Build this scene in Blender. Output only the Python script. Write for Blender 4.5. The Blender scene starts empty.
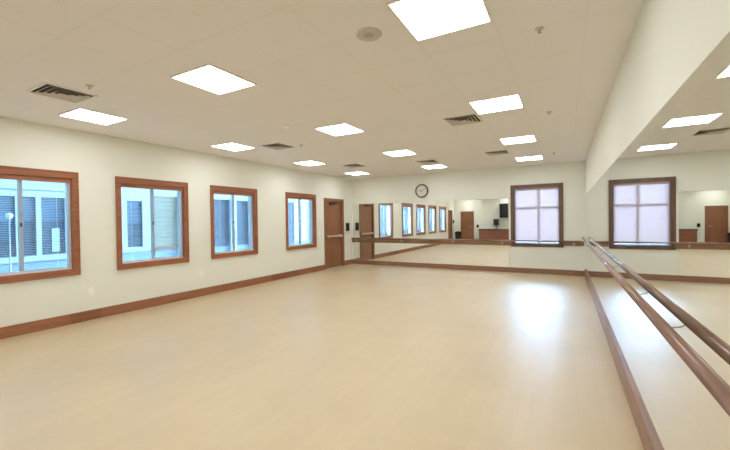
import bpy, bmesh, math, random
from mathutils import Vector, Matrix
random.seed(4)
S = bpy.context.scene
COL = S.collection
PI = math.pi

# ------------------------------------------------------------------ room
XL, XR, YB, YR, HC = -6.51, 0.465, 10.74, -2.60, 2.94
TH = 0.20                                            # wall thickness

# ------------------------------------------------------------------ materials
def new_mat(name):
    m = bpy.data.materials.new(name); m.use_nodes = True
    nt = m.node_tree
    for n in list(nt.nodes): nt.nodes.remove(n)
    out = nt.nodes.new('ShaderNodeOutputMaterial')
    return m, nt, out

def N(nt, typ, **kw):
    n = nt.nodes.new(typ)
    for k, v in kw.items():
        if k in n.inputs: n.inputs[k].default_value = v
        else: setattr(n, k, v)
    return n

def plain(name, col, rough=0.5, metal=0.0, spec=0.5, bump=0.0, scale=60, vary=0.05, vscale=3.0):
    m, nt, out = new_mat(name)
    b = N(nt, 'ShaderNodeBsdfPrincipled', Roughness=rough, Metallic=metal)
    b.inputs['Specular IOR Level'].default_value = spec
    tc = N(nt, 'ShaderNodeTexCoord')
    nz = N(nt, 'ShaderNodeTexNoise', Scale=vscale, Detail=3.0)
    nt.links.new(tc.outputs['Object'], nz.inputs['Vector'])
    rmp = N(nt, 'ShaderNodeMixRGB')
    rmp.inputs[1].default_value = (*[c * (1 - vary) for c in col], 1)
    rmp.inputs[2].default_value = (*[min(1, c * (1 + vary)) for c in col], 1)
    nt.links.new(nz.outputs['Fac'], rmp.inputs[0])
    nt.links.new(rmp.outputs[0], b.inputs['Base Color'])
    if bump:
        n2 = N(nt, 'ShaderNodeTexNoise', Scale=scale, Detail=4.0)
        nt.links.new(tc.outputs['Object'], n2.inputs['Vector'])
        bp = N(nt, 'ShaderNodeBump', Strength=bump, Distance=0.01)
        nt.links.new(n2.outputs['Fac'], bp.inputs['Height'])
        nt.links.new(bp.outputs[0], b.inputs['Normal'])
    nt.links.new(b.outputs[0], out.inputs[0])
    return m

def wood(name, dark, light, axis, rough=0.38, freq=28.0):
    """grain stretched along one axis (0,1,2)"""
    m, nt, out = new_mat(name)
    b = N(nt, 'ShaderNodeBsdfPrincipled', Roughness=rough)
    tc = N(nt, 'ShaderNodeTexCoord')
    mp = N(nt, 'ShaderNodeMapping')
    sc = [freq] * 3; sc[axis] = freq * 0.06
    mp.inputs['Scale'].default_value = sc
    nz = N(nt, 'ShaderNodeTexNoise', Scale=1.0, Detail=5.0, Roughness=0.6)
    nt.links.new(tc.outputs['Object'], mp.inputs[0]); nt.links.new(mp.outputs[0], nz.inputs['Vector'])
    cr = N(nt, 'ShaderNodeValToRGB')
    cr.color_ramp.elements[0].position = 0.3; cr.color_ramp.elements[0].color = (*dark, 1)
    cr.color_ramp.elements[1].position = 0.7; cr.color_ramp.elements[1].color = (*light, 1)
    nt.links.new(nz.outputs['Fac'], cr.inputs[0]); nt.links.new(cr.outputs[0], b.inputs['Base Color'])
    nt.links.new(b.outputs[0], out.inputs[0])
    return m

def floor_material():
    m, nt, out = new_mat('maple_floor')
    b = N(nt, 'ShaderNodeBsdfPrincipled', Roughness=0.33)
    b.inputs['Specular IOR Level'].default_value = 0.55
    b.inputs['Coat Weight'].default_value = 1.0; b.inputs['Coat Roughness'].default_value = 0.43; b.inputs['Coat IOR'].default_value = 1.45
    tc = N(nt, 'ShaderNodeTexCoord')
    mp = N(nt, 'ShaderNodeMapping'); mp.inputs['Rotation'].default_value = (0, 0, PI / 2)
    nt.links.new(tc.outputs['Object'], mp.inputs[0])
    br = N(nt, 'ShaderNodeTexBrick', Scale=1.0)
    br.inputs['Color1'].default_value = (0.605, 0.485, 0.305, 1)
    br.inputs['Color2'].default_value = (0.585, 0.465, 0.288, 1)
    br.inputs['Mortar'].default_value = (0.56, 0.44, 0.27, 1)
    br.inputs['Mortar Size'].default_value = 0.0015
    br.inputs['Brick Width'].default_value = 1.1
    br.inputs['Row Height'].default_value = 0.083
    nt.links.new(mp.outputs[0], br.inputs['Vector'])
    nz = N(nt, 'ShaderNodeTexNoise', Scale=0.9, Detail=5.0, Roughness=0.6)
    nt.links.new(tc.outputs['Object'], nz.inputs['Vector'])
    cr = N(nt, 'ShaderNodeValToRGB')
    cr.color_ramp.elements[0].position = 0.3; cr.color_ramp.elements[0].color = (0.93, 0.92, 0.90, 1)
    cr.color_ramp.elements[1].position = 0.7; cr.color_ramp.elements[1].color = (1.05, 1.04, 1.03, 1)
    nt.links.new(nz.outputs['Fac'], cr.inputs[0])
    mx = N(nt, 'ShaderNodeMixRGB', blend_type='MULTIPLY'); mx.inputs[0].default_value = 1.0
    nt.links.new(br.outputs['Color'], mx.inputs[1]); nt.links.new(cr.outputs[0], mx.inputs[2])
    nt.links.new(mx.outputs[0], b.inputs['Base Color'])
    n3 = N(nt, 'ShaderNodeTexNoise', Scale=2.2, Detail=3.0)
    nt.links.new(tc.outputs['Object'], n3.inputs['Vector'])
    mr = N(nt, 'ShaderNodeMapRange'); mr.inputs['To Min'].default_value = 0.42; mr.inputs['To Max'].default_value = 0.50
    nt.links.new(n3.outputs['Fac'], mr.inputs['Value']); nt.links.new(mr.outputs[0], b.inputs['Roughness'])
    nt.links.new(b.outputs[0], out.inputs[0])
    return m

def ceiling_material():
    m, nt, out = new_mat('acoustic_tile_ceiling')
    b = N(nt, 'ShaderNodeBsdfPrincipled', Roughness=0.95)
    b.inputs['Specular IOR Level'].default_value = 0.1
    tc = N(nt, 'ShaderNodeTexCoord')
    mp = N(nt, 'ShaderNodeMapping'); mp.inputs['Location'].default_value = (0.445, 0.455, 0)
    nt.links.new(tc.outputs['Object'], mp.inputs[0])
    br = N(nt, 'ShaderNodeTexBrick', Scale=1.0, offset=0.0)
    br.inputs['Color1'].default_value = (0.87, 0.865, 0.86, 1)
    br.inputs['Color2'].default_value = (0.86, 0.855, 0.85, 1)
    br.inputs['Mortar'].default_value = (0.835, 0.825, 0.81, 1)
    br.inputs['Mortar Size'].default_value = 0.010
    br.inputs['Mortar Smooth'].default_value = 0.6
    br.inputs['Brick Width'].default_value = 0.59
    br.inputs['Row Height'].default_value = 0.5825
    nt.links.new(mp.outputs[0], br.inputs['Vector'])
    nt.links.new(br.outputs['Color'], b.inputs['Base Color'])
    nz = N(nt, 'ShaderNodeTexNoise', Scale=90.0, Detail=4.0)
    nt.links.new(tc.outputs['Object'], nz.inputs['Vector'])
    bp = N(nt, 'ShaderNodeBump', Strength=0.15, Distance=0.01)
    nt.links.new(nz.outputs['Fac'], bp.inputs['Height']); nt.links.new(bp.outputs[0], b.inputs['Normal'])
    nt.links.new(b.outputs[0], out.inputs[0])
    return m

def siding_material(name, col, line, pitch=0.11):
    m, nt, out = new_mat(name)
    b = N(nt, 'ShaderNodeBsdfPrincipled', Roughness=0.7)
    tc = N(nt, 'ShaderNodeTexCoord'); sp = N(nt, 'ShaderNodeSeparateXYZ')
    nt.links.new(tc.outputs['Object'], sp.inputs[0])
    md = N(nt, 'ShaderNodeMath', operation='DIVIDE'); md.inputs[1].default_value = pitch
    fr = N(nt, 'ShaderNodeMath', operation='FRACT')
    nt.links.new(sp.outputs[2], md.inputs[0]); nt.links.new(md.outputs[0], fr.inputs[0])
    lt = N(nt, 'ShaderNodeMath', operation='LESS_THAN'); lt.inputs[1].default_value = 0.14
    nt.links.new(fr.outputs[0], lt.inputs[0])
    mx = N(nt, 'ShaderNodeMixRGB'); mx.inputs[1].default_value = (*col, 1); mx.inputs[2].default_value = (*line, 1)
    nt.links.new(lt.outputs[0], mx.inputs[0]); nt.links.new(mx.outputs[0], b.inputs['Base Color'])
    bp = N(nt, 'ShaderNodeBump', Strength=0.5, Distance=0.02)
    nt.links.new(fr.outputs[0], bp.inputs['Height']); nt.links.new(bp.outputs[0], b.inputs['Normal'])
    nt.links.new(b.outputs[0], out.inputs[0])
    return m

def mirror_material():
    m, nt, out = new_mat('silvered_mirror')
    g = N(nt, 'ShaderNodeBsdfPrincipled', Roughness=0.0, Metallic=1.0)
    g.inputs['Base Color'].default_value = (0.885, 0.905, 0.875, 1)
    nt.links.new(g.outputs[0], out.inputs[0])
    return m

def glass_material():
    m, nt, out = new_mat('window_glass')
    t = N(nt, 'ShaderNodeBsdfTransparent'); t.inputs[0].default_value = (0.75, 0.82, 0.86, 1)
    g = N(nt, 'ShaderNodeBsdfGlossy', Roughness=0.01)
    lw = N(nt, 'ShaderNodeLayerWeight', Blend=0.5)
    pw = N(nt, 'ShaderNodeMath', operation='POWER'); pw.inputs[1].default_value = 4.5
    nt.links.new(lw.outputs['Facing'], pw.inputs[0])
    f = N(nt, 'ShaderNodeMath', operation='MULTIPLY_ADD'); f.inputs[1].default_value = 0.8; f.inputs[2].default_value = 0.04
    nt.links.new(pw.outputs[0], f.inputs[0])
    mx = N(nt, 'ShaderNodeMixShader')
    nt.links.new(f.outputs[0], mx.inputs[0]); nt.links.new(t.outputs[0], mx.inputs[1]); nt.links.new(g.outputs[0], mx.inputs[2])
    nt.links.new(mx.outputs[0], out.inputs[0])
    return m

def emit_material(name, col, s):
    m, nt, out = new_mat(name)
    e = N(nt, 'ShaderNodeEmission', Strength=s); e.inputs[0].default_value = (*col, 1)
    nt.links.new(e.outputs[0], out.inputs[0])
    return m

def slat_material():
    m, nt, out = new_mat('translucent_blind_slat')
    d = N(nt, 'ShaderNodeBsdfDiffuse'); d.inputs[0].default_value = (0.54, 0.43, 0.41, 1)
    t = N(nt, 'ShaderNodeBsdfTranslucent'); t.inputs[0].default_value = (1.0, 0.84, 0.82, 1)
    p = N(nt, 'ShaderNodeBsdfTransparent'); p.inputs[0].default_value = (1.0, 0.88, 0.86, 1)
    m1 = N(nt, 'ShaderNodeMixShader'); m1.inputs[0].default_value = 0.026
    m2 = N(nt, 'ShaderNodeMixShader'); m2.inputs[0].default_value = 0.002
    nt.links.new(d.outputs[0], m1.inputs[1]); nt.links.new(t.outputs[0], m1.inputs[2])
    nt.links.new(m1.outputs[0], m2.inputs[1]); nt.links.new(p.outputs[0], m2.inputs[2])
    nt.links.new(m2.outputs[0], out.inputs[0])
    return m

LIGHT = 16.0
M = dict(
    wall=plain('cream_wall_paint', (0.80, 0.815, 0.745), 0.7, bump=0.06, scale=140, vary=0.02, vscale=1.2, spec=0.3),
    ceil=ceiling_material(),
    floor=floor_material(),
    mirror=mirror_material(),
    edge=plain('mirror_edge', (0.45, 0.52, 0.48), 0.25, spec=0.6),
    glass=glass_material(),
    lens=emit_material('light_diffuser', (1.0, 1.0, 0.98), LIGHT),
    slat=slat_material(),
    white=plain('white_plastic', (0.95, 0.95, 0.94), 0.4, vary=0.02),
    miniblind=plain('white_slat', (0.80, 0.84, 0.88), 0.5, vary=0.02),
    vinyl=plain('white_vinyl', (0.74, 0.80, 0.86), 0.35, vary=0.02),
    stile=plain('grey_window_stile', (0.46, 0.52, 0.57), 0.4, vary=0.04),
    flange=plain('fixture_white', (0.82, 0.80, 0.76), 0.5, vary=0.02),
    vane=plain('vent_metal', (0.60, 0.56, 0.49), 0.5, vary=0.04),
    dark=plain('dark_cavity', (0.055, 0.048, 0.04), 0.8),
    grille=plain('speaker_grille_tan', (0.47, 0.43, 0.35), 0.7, bump=0.4, scale=400),
    black=plain('black_plastic', (0.018, 0.018, 0.02), 0.45),
    cloth=plain('black_grille_cloth', (0.012, 0.012, 0.013), 0.9, bump=0.4, scale=300),
    steel=plain('brushed_metal', (0.42, 0.40, 0.38), 0.35, metal=1.0),
    bar=plain('satin_push_bar', (0.66, 0.58, 0.46), 0.4, metal=0.5),
    bronze=plain('dark_bronze', (0.07, 0.055, 0.045), 0.45, metal=0.4),
    topdark=plain('dark_worktop', (0.10, 0.095, 0.06), 0.35),
    concrete=plain('courtyard_paving', (0.35, 0.42, 0.46), 0.9, bump=0.2, scale=30, vary=0.1),
    slate=siding_material('slate_blue_siding', (0.115, 0.17, 0.21), (0.065, 0.10, 0.13)),
    pale=siding_material('pale_blue_siding', (0.54, 0.68, 0.76), (0.42, 0.56, 0.66)),
    beige=siding_material('beige_lined', (0.40, 0.40, 0.29), (0.30, 0.30, 0.22)),
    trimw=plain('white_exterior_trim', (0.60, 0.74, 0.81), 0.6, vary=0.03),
    pane=plain('dark_window_pane', (0.10, 0.145, 0.18), 0.12, vary=0.3, vscale=2.0, spec=0.7),
    shade=plain('blue_grey_shade', (0.14, 0.22, 0.28), 0.8, vary=0.12, vscale=6),
    curtain=plain('white_curtain', (0.88, 0.90, 0.95), 0.8, vary=0.06, vscale=9),
    paleb=plain('pale_blue_base', (0.32, 0.48, 0.58), 0.7, vary=0.05),
    brownledge=plain('brown_ledge', (0.30, 0.17, 0.11), 0.6),
    globe=plain('white_globe', (0.95, 0.95, 0.95), 0.3),
)
RED_D, RED_L = (0.24, 0.082, 0.034), (0.40, 0.155, 0.070)
DOOR_D, DOOR_L = (0.22, 0.090, 0.040), (0.31, 0.135, 0.062)
for ax, nm in enumerate('xyz'):
    M['red_' + nm] = wood('cherry_trim_' + nm, RED_D, RED_L, ax)
    M['base_' + nm] = wood('cherry_base_' + nm, (0.25, 0.095, 0.042), (0.37, 0.16, 0.078), ax)
    M['based_' + nm] = wood('dark_cherry_base_' + nm, (0.19, 0.072, 0.032), (0.30, 0.125, 0.06), ax)
    M['skirt_' + nm] = wood('muted_cherry_base_' + nm, (0.21, 0.105, 0.062), (0.32, 0.175, 0.108), ax)
    M['desk_' + nm] = wood('mahogany_desk_' + nm, (0.19, 0.06, 0.03), (0.28, 0.10, 0.05), ax)
    M['brown_' + nm] = wood('backlit_dark_trim_' + nm, (0.10, 0.055, 0.04), (0.18, 0.10, 0.07), ax)  # back window casing: its backlit darkness is put into the wood colour
    M['door_' + nm] = wood('stained_door_' + nm, DOOR_D, DOOR_L, ax, 0.42, 18)
    M['rail_' + nm] = wood('barre_wood_' + nm, (0.19, 0.105, 0.08), (0.33, 0.20, 0.155), ax, 0.22)
    M['ledger_' + nm] = wood('ledger_wood_' + nm, (0.22, 0.12, 0.06), (0.34, 0.20, 0.105), ax, 0.4)

# ------------------------------------------------------------------ mesh helpers
def box(bm, x0, x1, y0, y1, z0, z1, mi=0, bev=0.0):
    vs = [bm.verts.new(p) for p in ((x0,y0,z0),(x1,y0,z0),(x1,y1,z0),(x0,y1,z0),(x0,y0,z1),(x1,y0,z1),(x1,y1,z1),(x0,y1,z1))]
    fs = [bm.faces.new([vs[i] for i in f]) for f in ((3,2,1,0),(4,5,6,7),(0,1,5,4),(1,2,6,5),(2,3,7,6),(3,0,4,7))]
    for f in fs: f.material_index = mi
    if bev:
        es = list({e for f in fs for e in f.edges})
        bmesh.ops.bevel(bm, geom=es, offset=bev, segments=2, affect='EDGES', profile=0.6)

def tube(bm, pts, r, seg=14, caps=True, mi=0):
    """swept round bar along a polyline"""
    pts = [Vector(p) for p in pts]; rings = []
    rr = r if isinstance(r, (list, tuple)) else [r] * len(pts)
    up = None
    for i, p in enumerate(pts):
        d = (pts[min(i + 1, len(pts) - 1)] - pts[max(i - 1, 0)]).normalized()
        if up is None:
            up = d.orthogonal().normalized()
        else:
            up = (up - d * up.dot(d)).normalized()
        sd = d.cross(up)
        rings.append([bm.verts.new(p + (up * math.cos(a) + sd * math.sin(a)) * rr[i]) for a in [2 * PI * k / seg for k in range(seg)]])
    for a, b in zip(rings, rings[1:]):
        for k in range(seg):
            f = bm.faces.new((a[k], a[(k + 1) % seg], b[(k + 1) % seg], b[k])); f.smooth = True; f.material_index = mi
    if caps:
        for rg, rev in ((rings[0], True), (rings[-1], False)):
            f = bm.faces.new(list(reversed(rg)) if rev else rg); f.material_index = mi

def lathe(bm, prof, c=(0, 0, 0), axis=2, seg=40, mi=0):
    """prof: (radius, height) pairs revolved around an axis through c"""
    rings = []
    for r, h in prof:
        rg = []
        for k in range(seg):
            a = 2 * PI * k / seg
            u, v = max(r, 1e-5) * math.cos(a), max(r, 1e-5) * math.sin(a)
            p = {2: (u, v, h), 1: (u, h, v), 0: (h, u, v)}[axis]
            rg.append(bm.verts.new((c[0] + p[0], c[1] + p[1], c[2] + p[2])))
        rings.append(rg)
    for a, b in zip(rings, rings[1:]):
        for k in range(seg):
            f = bm.faces.new((a[k], a[(k + 1) % seg], b[(k + 1) % seg], b[k])); f.smooth = True; f.material_index = mi
    for rg in (rings[0], rings[-1]):
        f = bm.faces.new(rg); f.material_index = mi

def frame_boxes(bm, axis, p0, p1, a0, a1, z0, z1, w, wt=None, wb=None, bev=0.0):
    """rectangular frame lying in the plane normal to axis (0 or 1); a is the horizontal in-plane axis"""
    wt = w if wt is None else wt; wb = w if wb is None else wb
    def bx(u0, u1, v0, v1):
        if axis == 0: box(bm, p0, p1, u0, u1, v0, v1, bev=bev)
        else: box(bm, u0, u1, p0, p1, v0, v1, bev=bev)
    bx(a0, a0 + w, z0, z1); bx(a1 - w, a1, z0, z1)
    bx(a0 + w, a1 - w, z1 - wt, z1)
    if wb: bx(a0 + w, a1 - w, z0, z0 + wb)

def obj(name, bm, mat, parent=None, loc=None):
    bmesh.ops.recalc_face_normals(bm, faces=bm.faces)
    me = bpy.data.meshes.new(name); bm.to_mesh(me); bm.free()
    o = bpy.data.objects.new(name, me); COL.objects.link(o)
    for m in (mat if isinstance(mat, (list, tuple)) else [mat]): me.materials.append(m)
    if parent: o.parent = parent
    if loc: o.location = loc
    return o

def B(): return bmesh.new()
def tag(o, label, cat, group=None):
    o['label'] = label; o['category'] = cat
    if group: o['group'] = group
    return o
def thing(name, label, cat, loc, group=None):
    o = bpy.data.objects.new(name, None); o.empty_display_size = 0.1; COL.objects.link(o); o.location = loc
    return tag(o, label, cat, group)
def struct_root(name, label, cat, loc):
    o = thing(name, label, cat, loc); o['kind'] = 'structure'; return o
def struct(name, bm, m, label=None, cat=None):
    o = obj(name, bm, m); o['kind'] = 'structure'
    if label: tag(o, label, cat)
    return o
def dup(root, loc, label):
    r = root.copy(); COL.objects.link(r); r.location = loc; r['label'] = label
    for ch in list(root.children):
        c = ch.copy(); COL.objects.link(c); c.parent = r
        for g in list(ch.children):
            d = g.copy(); COL.objects.link(d); d.parent = c
    return r

def wall_mesh(axis, p0, p1, a0, a1, z0, z1, holes):
    bm = B()
    aa = sorted({a0, a1, *[h[0] for h in holes], *[h[1] for h in holes]})
    zz = sorted({z0, z1, *[h[2] for h in holes], *[h[3] for h in holes]})
    for i in range(len(aa) - 1):
        j = 0
        while j < len(zz) - 1:
            mid = lambda k: ((aa[i] + aa[i + 1]) / 2, (zz[k] + zz[k + 1]) / 2)
            hit = lambda k: any(h[0] < mid(k)[0] < h[1] and h[2] < mid(k)[1] < h[3] for h in holes)
            if hit(j): j += 1; continue
            k = j
            while k + 1 < len(zz) - 1 and not hit(k + 1): k += 1
            if axis == 0: box(bm, p0, p1, aa[i], aa[i + 1], zz[j], zz[k + 1])
            else: box(bm, aa[i], aa[i + 1], p0, p1, zz[j], zz[k + 1])
            j = k + 1
    return bm

# ------------------------------------------------------------------ openings
WIN_L = [('window_1', 1.37, 2.67), ('window_2', 3.19, 4.49), ('window_3', 5.01, 6.31), ('window_4', 7.34, 8.65), ('window_5', -0.58, 0.74)]
WZ0, WZ1 = 0.73, 2.29
CS, CST, CSB = 0.080, 0.105, 0.092                     # casing widths: side, top, bottom
D1 = (9.08, 10.20, 2.22)                             # near door outer casing y0,y1,top
D2 = (-2.02, -1.10, 2.10)
D3 = (-6.08, -5.22, 2.01)                            # rear wall door, x0,x1,top
DC = 0.085
BW = (-1.32, -0.035, 0.725, 2.42)                    # back window outer casing
BC = 0.08

# ------------------------------------------------------------------ shell
bm = B(); box(bm, XL - TH, XR + TH, YR - TH, YB + TH, -0.10, 0.0); struct('floor', bm, M['floor'])
bm = B(); box(bm, XL - TH, XR + TH, YR - TH, YB + TH, HC, HC + 0.12); struct('ceiling', bm, M['ceil'])
holes = [(a + CS, b - CS, WZ0 + CSB, WZ1 - CST) for _, a, b in WIN_L]
holes += [(D1[0] + DC, D1[1] - DC, 0, D1[2] - DC), (D2[0] + DC, D2[1] - DC, 0, D2[2] - DC)]
struct('wall_left', wall_mesh(0, XL - TH, XL, YR - TH, YB + TH, 0, HC, holes), M['wall'])
struct('wall_right', wall_mesh(0, XR, XR + TH, YR - TH, YB + TH, 0, HC, []), M['wall'])
struct('wall_back', wall_mesh(1, YB, YB + TH, XL, XR, 0, HC, [(BW[0] + BC, BW[1] - BC, BW[2] + BC, BW[3] - BC)]), M['wall'])
struct('wall_rear', wall_mesh(1, YR - TH, YR, XL, XR, 0, HC, [(D3[0] + DC, D3[1] - DC, 0, D3[2] - DC)]), M['wall'])

# baseboards -----------------------------------------------------------------
BH = 0.155
def left_base():
    bm = B()
    segs = [(YR, D2[0], 0), (D2[1], 1.9, 0), (1.9, 2.53, 0), (2.53, 2.93, 1), (2.93, 5.1, 0), (5.1, 6.75, 0), (6.75, 7.8, 1), (7.8, D1[0], 0), (D1[1], YB, 0)]
    for a, b, mi in segs: box(bm, XL, XL + 0.02, a + 0.001, b - 0.001, 0, BH, mi=mi, bev=0.004)
    return bm
struct('baseboard_left', left_base(), [M['base_y'], M['based_y']])
bm = B(); box(bm, XL + 0.02, XR - 0.03, YB - 0.022, YB, 0, 0.14, bev=0.005); struct('baseboard_back', bm, M['skirt_x'])
bm = B(); box(bm, XR - 0.03, XR, YR, YB, 0, 0.19, bev=0.007); struct('baseboard_right', bm, M['skirt_y'])
bm = B()
box(bm, XL + 0.02, D3[0], YR, YR + 0.02, 0, BH, bev=0.004); box(bm, D3[1], XR - 0.03, YR, YR + 0.02, 0, BH, bev=0.004)
struct('baseboard_rear', bm, M['base_x'])

# ------------------------------------------------------------------ side windows
WLAB = {
    'window_1': ('wood cased sliding window nearest the viewer on the left wall', 'white mini blind in the nearest left window'),
    'window_2': ('wood cased sliding window second from the viewer, half facing the beige panel', 'white mini blind in the second left window'),
    'window_3': ('wood cased sliding window third from the viewer, facing slate blue siding', 'white mini blind in the third left window'),
    'window_4': ('wood cased sliding window next to the brown door on the left wall', 'white mini blind in the window beside the brown door'),
    'window_5': ('wood cased sliding window at the near end of the left wall, seen only in the back mirror', 'white mini blind in the window seen only in the mirror'),
}
for nm, y0, y1 in WIN_L:
    cy = (y0 + y1) / 2; w = y1 - y0; h = w / 2
    root = struct_root(nm, WLAB[nm][0], 'window', (XL, cy, WZ0))
    H = WZ1 - WZ0
    bm = B()
    # casing: head, sill piece and two sides, with a thin raised back band
    box(bm, 0.0, 0.022, -h, h, H - CST, H, bev=0.004)
    box(bm, 0.0, 0.022, -h, h, 0, CSB, bev=0.004)
    for s in (-1, 1): box(bm, 0.0, 0.022, *sorted((s * h, s * (h - CS))), CSB, H - CST, bev=0.004)
    frame_boxes(bm, 0, 0.022, 0.032, -h, h, 0, H, 0.022, bev=0.003)
    obj('window_casing', bm, M['red_y'], root)
    bm = B()
    frame_boxes(bm, 0, -0.05, 0.004, -h + CS, h - CS, CSB, H - CST, 0.005, bev=0)
    obj('window_jamb', bm, M['red_y'], root)
    o0, o1, q0, q1 = -h + CS + 0.001, h - CS - 0.001, CSB + 0.001, H - CST - 0.001
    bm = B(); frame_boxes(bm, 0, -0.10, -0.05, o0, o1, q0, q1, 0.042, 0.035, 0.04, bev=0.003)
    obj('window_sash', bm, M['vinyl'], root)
    bm = B(); box(bm, -0.095, -0.046, -0.026, 0.020, q0 + 0.04, q1 - 0.035, bev=0.004)
    st = obj('meeting_stile', bm, M['stile'], root)
    bm = B(); box(bm, -0.046, -0.041, -0.018, 0.008, (q0 + q1) / 2 - 0.03, (q0 + q1) / 2 + 0.03, bev=0.002)
    obj('sash_lock', bm, M['bronze'], st)
    bm = B(); box(bm, -0.077, -0.073, o0 + 0.042, o1 - 0.042, q0 + 0.04, q1 - 0.035)
    obj('window_glass', bm, M['glass'], root)
    # mini blind hung inside the opening
    bl = thing('window_blind', WLAB[nm][1], 'window blind', (XL - 0.025, cy, WZ0 + q1 - 0.005))
    bm = B(); box(bm, -0.014, 0.014, o0 + 0.010, o1 - 0.010, -0.028, 0.0, bev=0.003); obj('headrail', bm, M['miniblind'], bl)
    bm = B(); box(bm, 0.014, 0.020, o0 + 0.006, o1 - 0.006, -0.062, 0.002, bev=0.002); obj('valance', bm, M['red_y'], bl)
    bm = B(); z = -0.045
    while z > -(q1 - q0) + 0.05:
        vs = [bm.verts.new(p) for p in ((-0.009, o0 + 0.012, z), (0, o0 + 0.012, z + 0.0012), (0.009, o0 + 0.012, z), (0.009, o1 - 0.012, z), (0, o1 - 0.012, z + 0.0012), (-0.009, o1 - 0.012, z))]
        bm.faces.new((vs[0], vs[1], vs[4], vs[5])); bm.faces.new((vs[1], vs[2], vs[3], vs[4]))
        z -= 0.0235
    obj('slats', bm, M['miniblind'], bl)
    bm = B(); box(bm, -0.011, 0.011, o0 + 0.012, o1 - 0.012, -(q1 - q0) + 0.006, -(q1 - q0) + 0.022, bev=0.003); obj('bottom_rail', bm, M['miniblind'], bl)
    for s in (-0.3, 0.3):
        bm = B(); box(bm, -0.001, 0.001, s * w - 0.001, s * w + 0.001, -(q1 - q0) + 0.02, -0.02); obj('ladder_cord', bm, M['miniblind'], bl)

# ------------------------------------------------------------------ back window
root = struct_root('window_6', 'tall window with brown casing on the back wall beside the mirror', 'window', ((BW[0] + BW[1]) / 2, YB, BW[2]))
hw = (BW[1] - BW[0]) / 2; H = BW[3] - BW[2]
bm = B(); frame_boxes(bm, 1, -0.024, 0.0, -hw, hw, 0, H, BC, 0.095, BC, bev=0.004); frame_boxes(bm, 1, -0.034, -0.024, -hw, hw, 0, H, 0.022, bev=0.003)
obj('window_casing', bm, M['brown_z'], root)
bm = B(); frame_boxes(bm, 1, -0.004, 0.10, -hw + BC, hw - BC, BC, H - BC, 0.014); obj('window_jamb', bm, M['brown_z'], root)
o0, o1, q0, q1 = -hw + BC + 0.014, hw - BC - 0.014, BC + 0.014, H - BC - 0.014
bm = B(); frame_boxes(bm, 1, 0.10, 0.16, o0, o1, q0, q1, 0.03, bev=0.003)
obj('window_sash', bm, M['stile'], root)
bm = B(); box(bm, 0.03, 0.08, 0.105, 0.15, q0 + 0.03, q1 - 0.03, bev=0.004); obj('mullion', bm, M['stile'], root)
bm = B(); box(bm, o0 + 0.03, o1 - 0.03, 0.10, 0.155, 1.80 - BW[2] - 0.028, 1.80 - BW[2] + 0.028, bev=0.004); obj('transom_bar', bm, M['stile'], root)
bm = B(); box(bm, o0 + 0.03, o1 - 0.03, 0.126, 0.130, q0 + 0.03, q1 - 0.03); obj('window_glass', bm, M['glass'], root)
bl = thing('window_blind', 'closed pale lilac slatted blind in the back wall window', 'window blind', ((BW[0] + BW[1]) / 2, YB + 0.06, BW[2] + q1))
L = q1 - q0
bm = B(); box(bm, o0 + 0.004, o1 - 0.004, -0.03, 0.02, -0.05, 0.0, bev=0.004)
obj('headrail', bm, plain('pinkish_valance', (0.62, 0.50, 0.50), 0.5), bl)
bm = B(); z = -0.061; k = 0
while z > -L + 0.068:
    t = math.radians(54 + random.uniform(-1.5, 1.5)); c, s_ = 0.0145 * math.cos(t), 0.0145 * math.sin(t)
    x0, x1 = o0 + 0.002, o1 - 0.002
    vs = [bm.verts.new(p) for p in ((x0, -c, z - s_), (x0, 0.002, z), (x0, c, z + s_), (x1, c, z + s_), (x1, 0.002, z), (x1, -c, z - s_))]
    bm.faces.new((vs[0], vs[1], vs[4], vs[5])); bm.faces.new((vs[1], vs[2], vs[3], vs[4]))
    z -= 0.0215; k += 1
obj('slats', bm, M['slat'], bl)
bm = B(); box(bm, o0 + 0.008, o1 - 0.008, -0.012, 0.012, -L + 0.035, -L + 0.053, bev=0.003); obj('bottom_rail', bm, M['slat'], bl)

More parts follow.
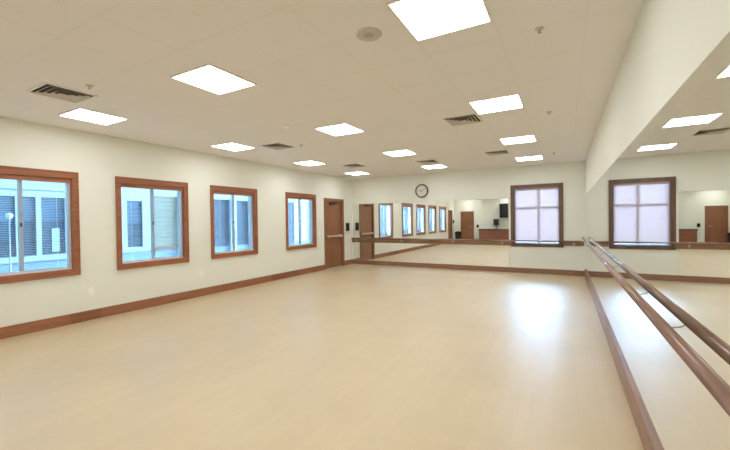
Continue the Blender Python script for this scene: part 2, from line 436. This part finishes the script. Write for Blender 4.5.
# ------------------------------------------------------------------ doors
def door_along_y(nm, label, y0, y1, top, bar):
    cy = (y0 + y1) / 2; h = (y1 - y0) / 2
    root = struct_root(nm, label, 'door', (XL, cy, 0))
    bm = B(); frame_boxes(bm, 0, 0.0, 0.022, -h, h, 0, top, DC, wb=0, bev=0.004); obj('door_casing', bm, M['door_z'], root)
    bm = B(); frame_boxes(bm, 0, -0.15, 0.004, -h + DC, h - DC, 0, top - DC, 0.02, wb=0); obj('door_jamb', bm, M['door_z'], root)
    bm = B(); box(bm, -0.075, -0.03, -h + DC + 0.023, h - DC - 0.023, 0.008, top - DC - 0.023, bev=0.003); slab = obj('door_slab', bm, M['door_z'], root)
    s0, s1 = -h + DC + 0.023, h - DC - 0.023
    if bar:
        bm = B(); box(bm, 0.0, 0.045, s0 + 0.05, s1 - 0.10, 0.99, 1.035, bev=0.006)
        box(bm, -0.03, 0.05, s0 + 0.03, s0 + 0.12, 0.975, 1.05, bev=0.006); box(bm, -0.03, 0.05, s1 - 0.14, s1 - 0.04, 0.975, 1.05, bev=0.006)
        obj('push_bar', bm, M['bar'], slab)
        bm = B(); box(bm, -0.03, 0.03, s0 + 0.22, s0 + 0.50, top - DC - 0.115, top - DC - 0.055, bev=0.006)
        tube(bm, [(0.01, s0 + 0.36, top - DC - 0.05), (0.03, s0 + 0.62, top - DC - 0.045), (0.012, s0 + 0.86, top - DC - 0.015)], 0.012, 8)
        obj('door_closer', bm, M['bronze'], slab)
    else:
        bm = B(); tube(bm, [(-0.03, s1 - 0.07, 0.98), (0.015, s1 - 0.07, 0.98), (0.02, s1 - 0.16, 0.98)], 0.010, 10)
        lathe(bm, [(0.028, -0.03), (0.028, -0.022)], (0, s1 - 0.07, 0.98), axis=0, seg=18); obj('door_handle', bm, M['steel'], slab)
    bm = B()
    for z in (0.25, 1.05, 1.85): tube(bm, [(-0.024, s1 + 0.012 if bar else s0 - 0.012, z - 0.05), (-0.024, s1 + 0.012 if bar else s0 - 0.012, z + 0.05)], 0.008, 8)
    obj('hinges', bm, M['steel'], root)
door_along_y('door_1', 'brown wooden door with push bar near the back left corner', *D1, True)
door_along_y('door_2', 'brown wooden door at the near end of the left wall, seen in the back mirror', *D2, False)
root = struct_root('door_3', 'brown wooden door in the rear wall, seen in both mirrors', 'door', ((D3[0] + D3[1]) / 2, YR, 0))
h = (D3[1] - D3[0]) / 2; top = D3[2]
bm = B(); frame_boxes(bm, 1, 0.0, 0.022, -h, h, 0, top, DC, wb=0, bev=0.004); obj('door_casing', bm, M['door_z'], root)
bm = B(); frame_boxes(bm, 1, -0.15, 0.004, -h + DC, h - DC, 0, top - DC, 0.02, wb=0); obj('door_jamb', bm, M['door_z'], root)
bm = B(); box(bm, -h + DC + 0.023, h - DC - 0.023, -0.07, -0.025, 0.008, top - DC - 0.023, bev=0.003); slab = obj('door_slab', bm, M['door_z'], root)
bm = B(); xh = h - DC - 0.09
tube(bm, [(xh, -0.025, 1.0), (xh, 0.03, 1.0), (xh - 0.12, 0.034, 1.0)], 0.011, 10); lathe(bm, [(0.03, -0.025), (0.03, -0.016)], (xh, 0, 1.0), axis=1, seg=18)
obj('door_handle', bm, M['steel'], slab)

# ------------------------------------------------------------------ mirrors
MT = 2.065
def mirror(name, label, axis, face, a0, a1, z0, z1, sign):
    bm = B(); t = 0.006
    p0, p1 = sorted((face, face + sign * t))
    if axis == 1: box(bm, a0, a1, p0, p1, z0, z1)
    else: box(bm, p0, p1, a0, a1, z0, z1)
    bm.normal_update()
    for f in bm.faces:
        f.material_index = 0 if abs(f.normal[axis]) > 0.9 else 1
    return tag(obj(name, bm, [M['mirror'], M['edge']]), label, 'mirror')
mirror('wall_mirror', 'wide wall mirror on the back wall left of the window', 1, YB, XL + 0.055, -1.375, 0.141, MT, -1)
mirror('wall_mirror', 'long wall mirror covering the right wall beside the viewer', 0, XR, -1.2, YB - 0.012, 0.191, 2.085, -1)

# ------------------------------------------------------------------ ballet barres
# right wall
RX, RZ, RR = 0.394, 0.99, 0.026
r = thing('ballet_barre', 'long round wooden barre running along the right mirrored wall', 'ballet barre', (XR, 0, RZ))
bm = B(); tube(bm, [(RX - XR, -1.0, 0), (RX - XR, YB - 0.10, 0)], RR, 24); obj('rail', bm, M['rail_y'], r)
for y in (-0.9, 1.40, 2.34, 3.25, 4.9, 6.5, 8.1, 9.7):
    bm = B(); dx = RX - XR; drop = 0.028
    pts = [(dx, y, -RR + 0.006)] + [((dx + 0.0065) * math.cos(a) - 0.0065, y, -RR - drop * math.sin(a)) for a in [PI / 2 * k / 8 for k in range(9)]]
    tube(bm, pts, 0.0042, 8); lathe(bm, [(0.011, -0.010), (0.011, -0.0062)], (0, y, -RR - drop), axis=0, seg=16)
    obj('bracket', bm, M['steel'], r)
# back wall: ledger boards with the rail in front
BZ = 0.875
r = thing('ballet_barre', 'wooden barre with a brown backing board across the back wall and its window', 'ballet barre', (0, YB, BZ))
bm = B(); box(bm, XL + 0.012, BW[0] - 0.004, -0.028, -0.0065, -0.125, 0.012, bev=0.004); obj('backing_board', bm, M['ledger_x'], r)
bm = B(); box(bm, BW[1] + 0.004, XR - 0.035, -0.022, 0.0, -0.105, 0.018, bev=0.004); obj('backing_board', bm, M['ledger_x'], r)
bm = B(); tube(bm, [(XL + 0.03, -0.085, 0.012), (XR - 0.11, -0.085, 0.012)], 0.021, 20); obj('rail', bm, M['rail_x'], r)
for x in (-6.33, -4.62, -2.95, -1.55, 0.2):
    bm = B()
    tube(bm, [(x, -0.026, -0.05), (x, -0.06, -0.055), (x, -0.082, -0.035), (x, -0.085, -0.006)], 0.008, 8)
    box(bm, x - 0.025, x + 0.025, -0.034, -0.024 if x < 0 else -0.02, -0.09, -0.02, bev=0.003)
    obj('bracket', bm, M['steel'], r)

# ------------------------------------------------------------------ wall clock
c = thing('wall_clock', 'round black rimmed wall clock above the back mirror', 'clock', (-3.92, YB, 2.405))
bm = B(); lathe(bm, [(0.17, 0.0), (0.212, 0.0), (0.215, -0.02), (0.205, -0.042), (0.188, -0.042), (0.180, -0.03), (0.178, -0.02)], axis=1, seg=56); obj('rim', bm, plain('clock_rim', (0.045, 0.035, 0.03), 0.4), c)
bm = B(); lathe(bm, [(0.185, -0.002), (0.185, -0.022)], axis=1, seg=56); face = obj('face', bm, plain('clock_face', (0.72, 0.70, 0.66), 0.6, vary=0.02), c)
bm = B()
for k in range(12):
    a = k * PI / 6; d = Vector((math.sin(a), 0, math.cos(a))); n = Vector((d.z, 0, -d.x)); l0 = 0.135 if k % 3 == 0 else 0.148
    mk = B()
    for y in (-0.0235,):
        p = [d * l0 + n * 0.005, d * 0.17 + n * 0.005, d * 0.17 - n * 0.005, d * l0 - n * 0.005]
        v0 = [mk.verts.new((q.x, y, q.z)) for q in p]; v1 = [mk.verts.new((q.x, -0.022, q.z)) for q in p]
        mk.faces.new(v0); [mk.faces.new((v0[i], v0[(i + 1) % 4], v1[(i + 1) % 4], v1[i])) for i in range(4)]
    obj('hour_mark', mk, M['black'], face)
for nm_, a, ln, wd, y in (('hour_hand', 4.9, 0.09, 0.007, -0.026), ('minute_hand', 1.0, 0.14, 0.005, -0.030)):
    bm = B(); box(bm, -wd, wd, y - 0.0015, y + 0.0015, -0.02, ln)
    bmesh.ops.rotate(bm, verts=bm.verts, cent=(0, 0, 0), matrix=Matrix.Rotation(a, 3, 'Y')); obj(nm_, bm, M['black'], c)

# ------------------------------------------------------------------ ceiling lights
LXS = [(-5.51, 'by the window wall'), (-3.09, 'in the middle column'), (-0.74, 'by the mirrored wall')]
LYS = [(2.46, 'front row'), (4.78, 'second row from the viewer'), (7.12, 'third row from the viewer'), (9.44, 'row nearest the back wall'), (0.13, 'row above the viewer'), (-1.9, 'row behind the viewer')]
proto = None
for y, rl in LYS:
    for x, cl in LXS:
        lab = 'square recessed ceiling light %s, %s' % (cl, rl)
        if proto is None:
            proto = thing('ceiling_light', lab, 'ceiling light', (x, y, HC), 'square ceiling lights')
            bm = B()
            f0, f1 = 0.290, 0.274
            box(bm, -f0, f0, -f0, -f1, -0.012, 0, bev=0.002); box(bm, -f0, f0, f1, f0, -0.012, 0, bev=0.002)
            box(bm, -f0, -f1, -f1, f1, -0.012, 0, bev=0.002); box(bm, f1, f0, -f1, f1, -0.012, 0, bev=0.002)
            obj('fixture_frame', bm, M['flange'], proto)
            bm = B(); box(bm, -f1, f1, -f1, f1, -0.008, -0.001); obj('diffuser', bm, M['lens'], proto)
        else:
            dup(proto, (x, y, HC), lab)

# ceiling air vents
VS = [(-4.80, 1.85, 'dark slotted ceiling vent nearest the viewer, by the window wall'),
      (-4.77, 5.18, 'dark slotted ceiling vent above the third left window'),
      (-4.80, 8.05, 'dark slotted ceiling vent in front of the back left corner'),
      (-2.96, 8.52, 'dark slotted ceiling vent in front of the middle light of the last row'),
      (-1.28, 5.25, 'dark slotted ceiling vent beside the second light of the mirror side column'),
      (-1.28, 8.22, 'dark slotted ceiling vent between the far two lights of the mirror side column')]
proto = None
for x, y, lab in VS:
    if proto: dup(proto, (x, y, HC), lab); continue
    proto = thing('ceiling_vent', lab, 'air vent', (x, y, HC), 'square ceiling vents')
    def sq(bm, r0, r1, z0, z1):
        """sloping square ring from half-size r0 at z0 to r1 at z1"""
        t = 0.004; ra = []
        for r_, z_ in ((r0, z0), (r1, z1), (r1 - t, z1), (r0 - t, z0)):
            ra.append([bm.verts.new((sx * r_, sy * r_, z_)) for sx, sy in ((-1, -1), (1, -1), (1, 1), (-1, 1))])
        for i in range(4):
            p, q = ra[i], ra[(i + 1) % 4]
            for k in range(4): bm.faces.new((p[k], p[(k + 1) % 4], q[(k + 1) % 4], q[k]))
    bm = B()
    g0, g1 = 0.235, 0.212
    box(bm, -g0, g0, -g0, -g1, -0.012, 0, bev=0.002); box(bm, -g0, g0, g1, g0, -0.012, 0, bev=0.002)
    box(bm, -g0, -g1, -g1, g1, -0.012, 0, bev=0.002); box(bm, g1, g0, -g1, g1, -0.012, 0, bev=0.002)
    obj('vent_frame', bm, M['flange'], proto)
    bm = B(); box(bm, -g1, g1, -g1, g1, -0.003, -0.0005); obj('vent_cavity', bm, M['dark'], proto)
    for r_ in (0.195, 0.145, 0.095, 0.045):
        bm = B(); sq(bm, r_, r_ - 0.028, -0.022, -0.004); obj('vane', bm, M['vane'], proto)

# round ceiling speaker
sp = thing('ceiling_speaker', 'round tan ceiling speaker beside the nearest light', 'speaker', (-1.315, 2.46, HC))
bm = B(); lathe(bm, [(0.086, 0.0), (0.102, 0.0), (0.102, -0.005), (0.096, -0.010), (0.086, -0.010)], seg=40); obj('trim_ring', bm, M['vane'], sp)
bm = B(); lathe(bm, [(0.088, -0.001), (0.088, -0.007), (0.04, -0.010), (0.0, -0.0105)], seg=40); obj('grille', bm, M['grille'], sp)

# smoke detector and sprinklers
sd = thing('smoke_detector', 'small white smoke detector on the ceiling near the middle lights', 'smoke detector', (-3.66, 4.18, HC))
bm = B(); lathe(bm, [(0.06, 0.0), (0.062, -0.012), (0.052, -0.03), (0.03, -0.036), (0.0, -0.036)], seg=30); obj('housing', bm, M['white'], sd)
bm = B(); lathe(bm, [(0.022, -0.034), (0.02, -0.044), (0.0, -0.046)], seg=20); obj('sensor_cap', bm, M['white'], sd)
proto = None
for x, y, lab in [(-4.31, 1.89, 'small sprinkler head beside the nearest left ceiling vent'), (-0.18, 5.48, 'small sprinkler head on the ceiling to the right of the second mirror side light'),
                  (-0.20, 8.98, 'small sprinkler head on the ceiling near the back right corner'), (-4.33, 5.34, 'small sprinkler head beside the vent above the third left window'),
                  (-0.16, 3.05, 'small sprinkler head on the ceiling to the right of the nearest light')]:
    if proto: dup(proto, (x, y, HC), lab); continue
    proto = thing('sprinkler_head', lab, 'sprinkler', (x, y, HC), 'ceiling sprinkler heads')
    bm = B(); lathe(bm, [(0.034, 0.0), (0.034, -0.004), (0.02, -0.010), (0.012, -0.010)], seg=24); obj('escutcheon', bm, M['vane'], proto)
    bm = B(); lathe(bm, [(0.008, -0.008), (0.008, -0.020), (0.005, -0.026), (0.005, -0.030), (0.015, -0.031), (0.015, -0.033), (0.0, -0.034)], seg=20); obj('nozzle', bm, M['grille'], proto)

# ------------------------------------------------------------------ wall plates and boxes
def outlet(y, z, lab):
    o = thing('wall_outlet', lab, 'outlet', (XL, y, z), 'white wall outlets')
    bm = B(); box(bm, 0, 0.006, -0.036, 0.036, -0.058, 0.058, bev=0.003); obj('cover_plate', bm, M['white'], o)
    for s in (-1, 1):
        bm = B(); box(bm, 0.005, 0.009, -0.017, 0.017, s * 0.024 - 0.015, s * 0.024 + 0.015, bev=0.002)
        so = obj('socket', bm, M['white'], o)
        bm = B()
        for k in (-1, 1): box(bm, 0.0088, 0.0095, k * 0.007 - 0.0012, k * 0.007 + 0.0012, s * 0.024 - 0.002, s * 0.024 + 0.008)
        obj('socket_slots', bm, M['dark'], so)
outlet(2.81, 0.45, 'white wall outlet below the gap between the nearest two left windows')
outlet(4.77, 0.46, 'white wall outlet between the second and third left windows')
o = thing('light_switch', 'small white switch plate between the far left window and the door', 'light switch', (XL, 8.84, 1.14))
bm = B(); box(bm, 0, 0.006, -0.036, 0.036, -0.058, 0.058, bev=0.003); obj('cover_plate', bm, M['white'], o)
bm = B(); box(bm, 0.005, 0.012, -0.008, 0.008, -0.014, 0.014, bev=0.002); obj('toggle', bm, M['white'], o)
def wall_box(name, lab, cat, loc, axis, w, hgt, d):
    o = thing(name, lab, cat, loc)
    bm = B()
    if axis == 0: box(bm, 0, d, -w / 2, w / 2, -hgt / 2, hgt / 2, bev=0.008)
    else: box(bm, -w / 2, w / 2, 0, d, -hgt / 2, hgt / 2, bev=0.008)
    obj('housing', bm, M['black'], o)
    bm = B(); a, b2 = w / 2 - 0.02, hgt / 2 - 0.03
    if axis == 0: box(bm, d - 0.001, d + 0.005, -a, a, -b2, b2, bev=0.002)
    else: box(bm, -a, a, d - 0.001, d + 0.005, -b2, b2, bev=0.002)
    obj('front_panel', bm, M['cloth'], o)
wall_box('wall_box', 'small black wall box between the push bar door and the back corner', 'wall box', (XL, 10.41, 1.29), 0, 0.15, 0.28, 0.06)
wall_box('wall_box', 'small black wall box on the left wall past the near door, seen in the mirror', 'wall box', (XL, -2.25, 1.35), 0, 0.14, 0.22, 0.06)
wall_box('wall_box', 'small black wall box on the rear wall beside the door, seen in the mirror', 'wall box', (-4.98, YR, 1.04), 1, 0.13, 0.19, 0.05)

# ------------------------------------------------------------------ rear of the room, seen in the mirrors
dk = thing('reception_desk', 'reddish brown desk with a dark top against the rear wall, seen in the mirror', 'desk', (-3.83, YR + 0.06, 0))
dw, dd, dh = 0.96, 0.50, 0.86
bm = B(); box(bm, -dw - 0.02, dw + 0.02, -0.01, dd + 0.03, dh - 0.075, dh, bev=0.006); obj('desk_top', bm, M['topdark'], dk)
bm = B(); box(bm, -dw, dw, dd - 0.02, dd, 0.06, dh - 0.075, bev=0.002); obj('front_panel', bm, M['desk_x'], dk)
for s in (-1, 1):
    bm = B(); box(bm, *sorted((s * dw, s * (dw - 0.025))), 0.0, dd - 0.02, 0, dh - 0.075, bev=0.002); obj('side_panel', bm, M['desk_z'], dk)
bm = B(); box(bm, -dw + 0.03, dw - 0.03, dd - 0.06, dd - 0.03, 0, 0.08); obj('plinth', bm, M['topdark'], dk)
for k in (-0.5, 0.5):
    bm = B(); box(bm, k * dw - dw * 0.46, k * dw + dw * 0.46, dd, dd + 0.012, 0.12, dh - 0.13, bev=0.004); obj('raised_panel', bm, M['desk_x'], dk)

ws = thing('wall_speaker', 'large black loudspeaker mounted high on the rear wall, seen in the mirror', 'speaker', (-3.33, YR, 2.0))
bm = B(); box(bm, -0.24, 0.24, 0.06, 0.36, -0.44, 0.44, bev=0.015); obj('cabinet', bm, M['black'], ws)
bm = B(); box(bm, -0.22, 0.22, 0.358, 0.372, -0.41, 0.41, bev=0.006); obj('grille', bm, M['cloth'], ws)
bm = B(); box(bm, -0.08, 0.08, 0.0, 0.065, -0.15, 0.15, bev=0.004); obj('mounting_bracket', bm, M['steel'], ws)

ss = thing('desk_speaker', 'small black loudspeaker on a short stand on the rear desk, seen in the mirror', 'speaker', (-3.79, YR + 0.24, dh))
bm = B(); lathe(bm, [(0.10, 0.0), (0.10, 0.012), (0.02, 0.02), (0.018, 0.24)], seg=24); obj('stand', bm, M['black'], ss)
bm = B(); box(bm, -0.15, 0.15, -0.10, 0.10, 0.235, 0.63, bev=0.012); obj('cabinet', bm, M['black'], ss)
for z, rr in ((0.36, 0.09), (0.53, 0.05)):
    bm = B(); lathe(bm, [(rr, 0.098), (rr, 0.108), (rr * 0.85, 0.106), (rr * 0.3, 0.102), (0.0, 0.106)], (0, 0, z), axis=1, seg=24); obj('driver', bm, M['cloth'], ss)

wb = thing('waste_bin', 'black waste bin in the rear left corner, seen in the mirror', 'waste bin', (-6.20, YR + 0.26, 0))
bm = B(); lathe(bm, [(0.15, 0.0), (0.16, 0.02), (0.20, 0.56), (0.21, 0.57), (0.21, 0.60), (0.195, 0.60)], seg=32); obj('bin_body', bm, M['black'], wb)
bm = B(); lathe(bm, [(0.212, 0.59), (0.205, 0.63), (0.14, 0.69), (0.0, 0.71)], seg=32); lid = obj('bin_lid', bm, M['cloth'], wb)
bm = B(); box(bm, -0.09, 0.09, 0.10, 0.155, 0.625, 0.70, bev=0.008); obj('lid_flap', bm, M['black'], lid)

# ------------------------------------------------------------------ outside: courtyard and the building opposite
bm = B(); box(bm, -30, 12, -25, 40, -0.25, -0.11); struct('ground', bm, M['concrete'])
FX = -10.0
f = thing('building', 'pale blue and slate sided building with white window trim across the courtyard', 'building', (FX, 0, -0.11))
Z = 0.11
def fb(name, mat, y0, y1, z0, z1, d0=0.0, d1=0.03, bev=0.004, parent=None):
    bm = B(); box(bm, d0, d1, y0, y1, z0 + Z, z1 + Z, bev=bev); return obj(name, bm, mat, parent or f)
bm = B(); box(bm, -0.25, 0, -14, 7.0, 0, 3.4); obj('siding_wall', bm, M['pale'], f)
bm = B(); box(bm, -0.25, 0, 7.0, 11.0, 0, 3.4); obj('siding_wall', bm, M['slate'], f)
bm = B(); box(bm, -0.25, 0, 11.0, 16.0, 0, 3.4); obj('siding_wall', bm, M['pale'], f)
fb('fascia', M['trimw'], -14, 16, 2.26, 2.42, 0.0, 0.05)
fb('base_band', M['paleb'], -14, 16, -0.11, 0.70, 0.0, 0.02)
def fwin(y0, y1, z0, z1, mulls, shade_z=None, panemat='pane', cross=None, edge=0.12):
    w = fb('window', M[panemat], y0, y1, z0, z1, 0.005, 0.02, 0)
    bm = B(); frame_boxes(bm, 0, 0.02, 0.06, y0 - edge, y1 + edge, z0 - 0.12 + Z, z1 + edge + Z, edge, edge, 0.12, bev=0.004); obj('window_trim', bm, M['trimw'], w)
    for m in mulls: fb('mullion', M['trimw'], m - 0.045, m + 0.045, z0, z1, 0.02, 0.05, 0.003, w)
    if cross:
        fb('crossbar', M['trimw'], y0, y1, cross - 0.025, cross + 0.025, 0.02, 0.045, 0.003, w)
    if shade_z: fb('window_shade', M['shade'], y0 + 0.01, y1 - 0.01, shade_z, z1, 0.021, 0.028, 0, w)
fwin(2.30, 3.82, 0.84, 2.10, [2.50, 3.02, 3.35], 1.58)
fb('window', M['trimw'], 3.58, 3.72, 0.90, 1.42, 0.021, 0.03, 0)  # added white block imitating a bright shape within the pane
fwin(5.14, 5.53, 0.88, 2.10, [], 1.50, edge=0.2)
fb('beige_panel', M['beige'], 5.80, 6.55, 0.84, 2.26, 0.0, 0.025)  # lined beige panel filling half of the second window's view
fb('ledge', M['brownledge'], 5.80, 6.55, 0.75, 0.84, 0.0, 0.07)
fb('post', M['trimw'], 6.55, 6.80, 0, 2.3, 0.0, 0.09)
fb('post', M['trimw'], 8.43, 8.68, 0, 2.3, 0.0, 0.09)
fb('post', M['trimw'], 9.28, 9.54, 0, 2.3, 0.0, 0.09)
fb('dark_shutter', M['slate'], 11.30, 11.68, 0.5, 2.3, 0.0, 0.05)
fwin(11.85, 13.1, 0.75, 2.28, [12.28, 12.72], None, 'curtain', 1.69)
for y0 in (-0.4, -3.2, -6.0, -9.0): fwin(y0, y0 + 1.0, 0.9, 2.05, [y0 + 0.5], None, 'paleb')
fb('soffit_band', M['trimw'], -14, 16, 3.3, 3.45, -0.3, 0.25)
def white_spot(x, y, hgt, lab):  # made-up globe and post, standing in for a white reflected spot
    o = thing('spot_globe', lab, 'white spot', (x, y, -0.11))
    bm = B(); lathe(bm, [(0.07, 0.0), (0.07, 0.03), (0.014, 0.06), (0.012, hgt - 0.05), (0.03, hgt - 0.02)], seg=18); obj('post', bm, M['stile'], o)
    bm = B(); lathe(bm, [(0.03, hgt - 0.03)] + [(0.055 * math.sin(a), hgt + 0.03 - 0.055 * math.cos(a)) for a in [0.5 + k * (PI - 0.5) / 10 for k in range(11)]], seg=24); obj('globe', bm, M['globe'], o)
white_spot(-9.2, 2.66, 1.76, 'added white globe on a post for the lamp reflection in the nearest left window')
white_spot(-9.2, 7.98, 1.36, 'added white globe on a post for the white spot in the third left window')

# ------------------------------------------------------------------ daylight
w = bpy.data.worlds.new('sky'); S.world = w; w.use_nodes = True
nt = w.node_tree
for n in list(nt.nodes): nt.nodes.remove(n)
out = nt.nodes.new('ShaderNodeOutputWorld'); bg = nt.nodes.new('ShaderNodeBackground')
tc = nt.nodes.new('ShaderNodeTexCoord'); sx = nt.nodes.new('ShaderNodeSeparateXYZ'); cr = nt.nodes.new('ShaderNodeValToRGB')
cr.color_ramp.elements[0].position = 0.0; cr.color_ramp.elements[0].color = (0.48, 0.71, 1.0, 1)
cr.color_ramp.elements[1].position = 0.8; cr.color_ramp.elements[1].color = (0.62, 0.78, 1.0, 1)
nt.links.new(tc.outputs['Generated'], sx.inputs[0]); nt.links.new(sx.outputs[2], cr.inputs[0])
nt.links.new(cr.outputs[0], bg.inputs[0])
# the sky is brightest towards the back window's side
mr = nt.nodes.new('ShaderNodeMapRange'); mr.interpolation_type = 'SMOOTHSTEP'
mr.inputs['From Min'].default_value = 0.75; mr.inputs['From Max'].default_value = 0.97
mr.inputs['To Min'].default_value = 1.4; mr.inputs['To Max'].default_value = 130.0
nt.links.new(sx.outputs[1], mr.inputs['Value']); nt.links.new(mr.outputs[0], bg.inputs[1])
nt.links.new(bg.outputs[0], out.inputs[0])

# ------------------------------------------------------------------ camera
F_PX = 358.8355
yaw, pitch, roll = 0.5084064, -0.0124244, -0.0132939
cy_, sy_ = math.cos(yaw), math.sin(yaw)
fwd = Vector((-sy_, cy_, 0)); right = Vector((cy_, sy_, 0)); up = Vector((0, 0, 1))
fwd, up = fwd * math.cos(pitch) + up * math.sin(pitch), up * math.cos(pitch) - fwd * math.sin(pitch)
right, up = right * math.cos(roll) + up * math.sin(roll), up * math.cos(roll) - right * math.sin(roll)
cam = bpy.data.cameras.new('camera'); cam.sensor_width = 36.0; cam.lens = 36.0 * F_PX / 730.0; cam.clip_start = 0.02
co = bpy.data.objects.new('camera', cam); COL.objects.link(co)
mw = Matrix((right, up, -fwd)).transposed().to_4x4(); mw.translation = (0, 0, 1.5); co.matrix_world = mw
S.camera = co

S.view_settings.view_transform = 'Standard'
S.view_settings.look = 'None'
S.view_settings.gamma = 1.0
S.view_settings.use_curve_mapping = False
S.view_settings.exposure = 0.0
S.cycles.max_bounces = 12
S.cycles.diffuse_bounces = 6
S.cycles.glossy_bounces = 8
S.cycles.transparent_max_bounces = 16
S.cycles.sample_clamp_indirect = 60.0
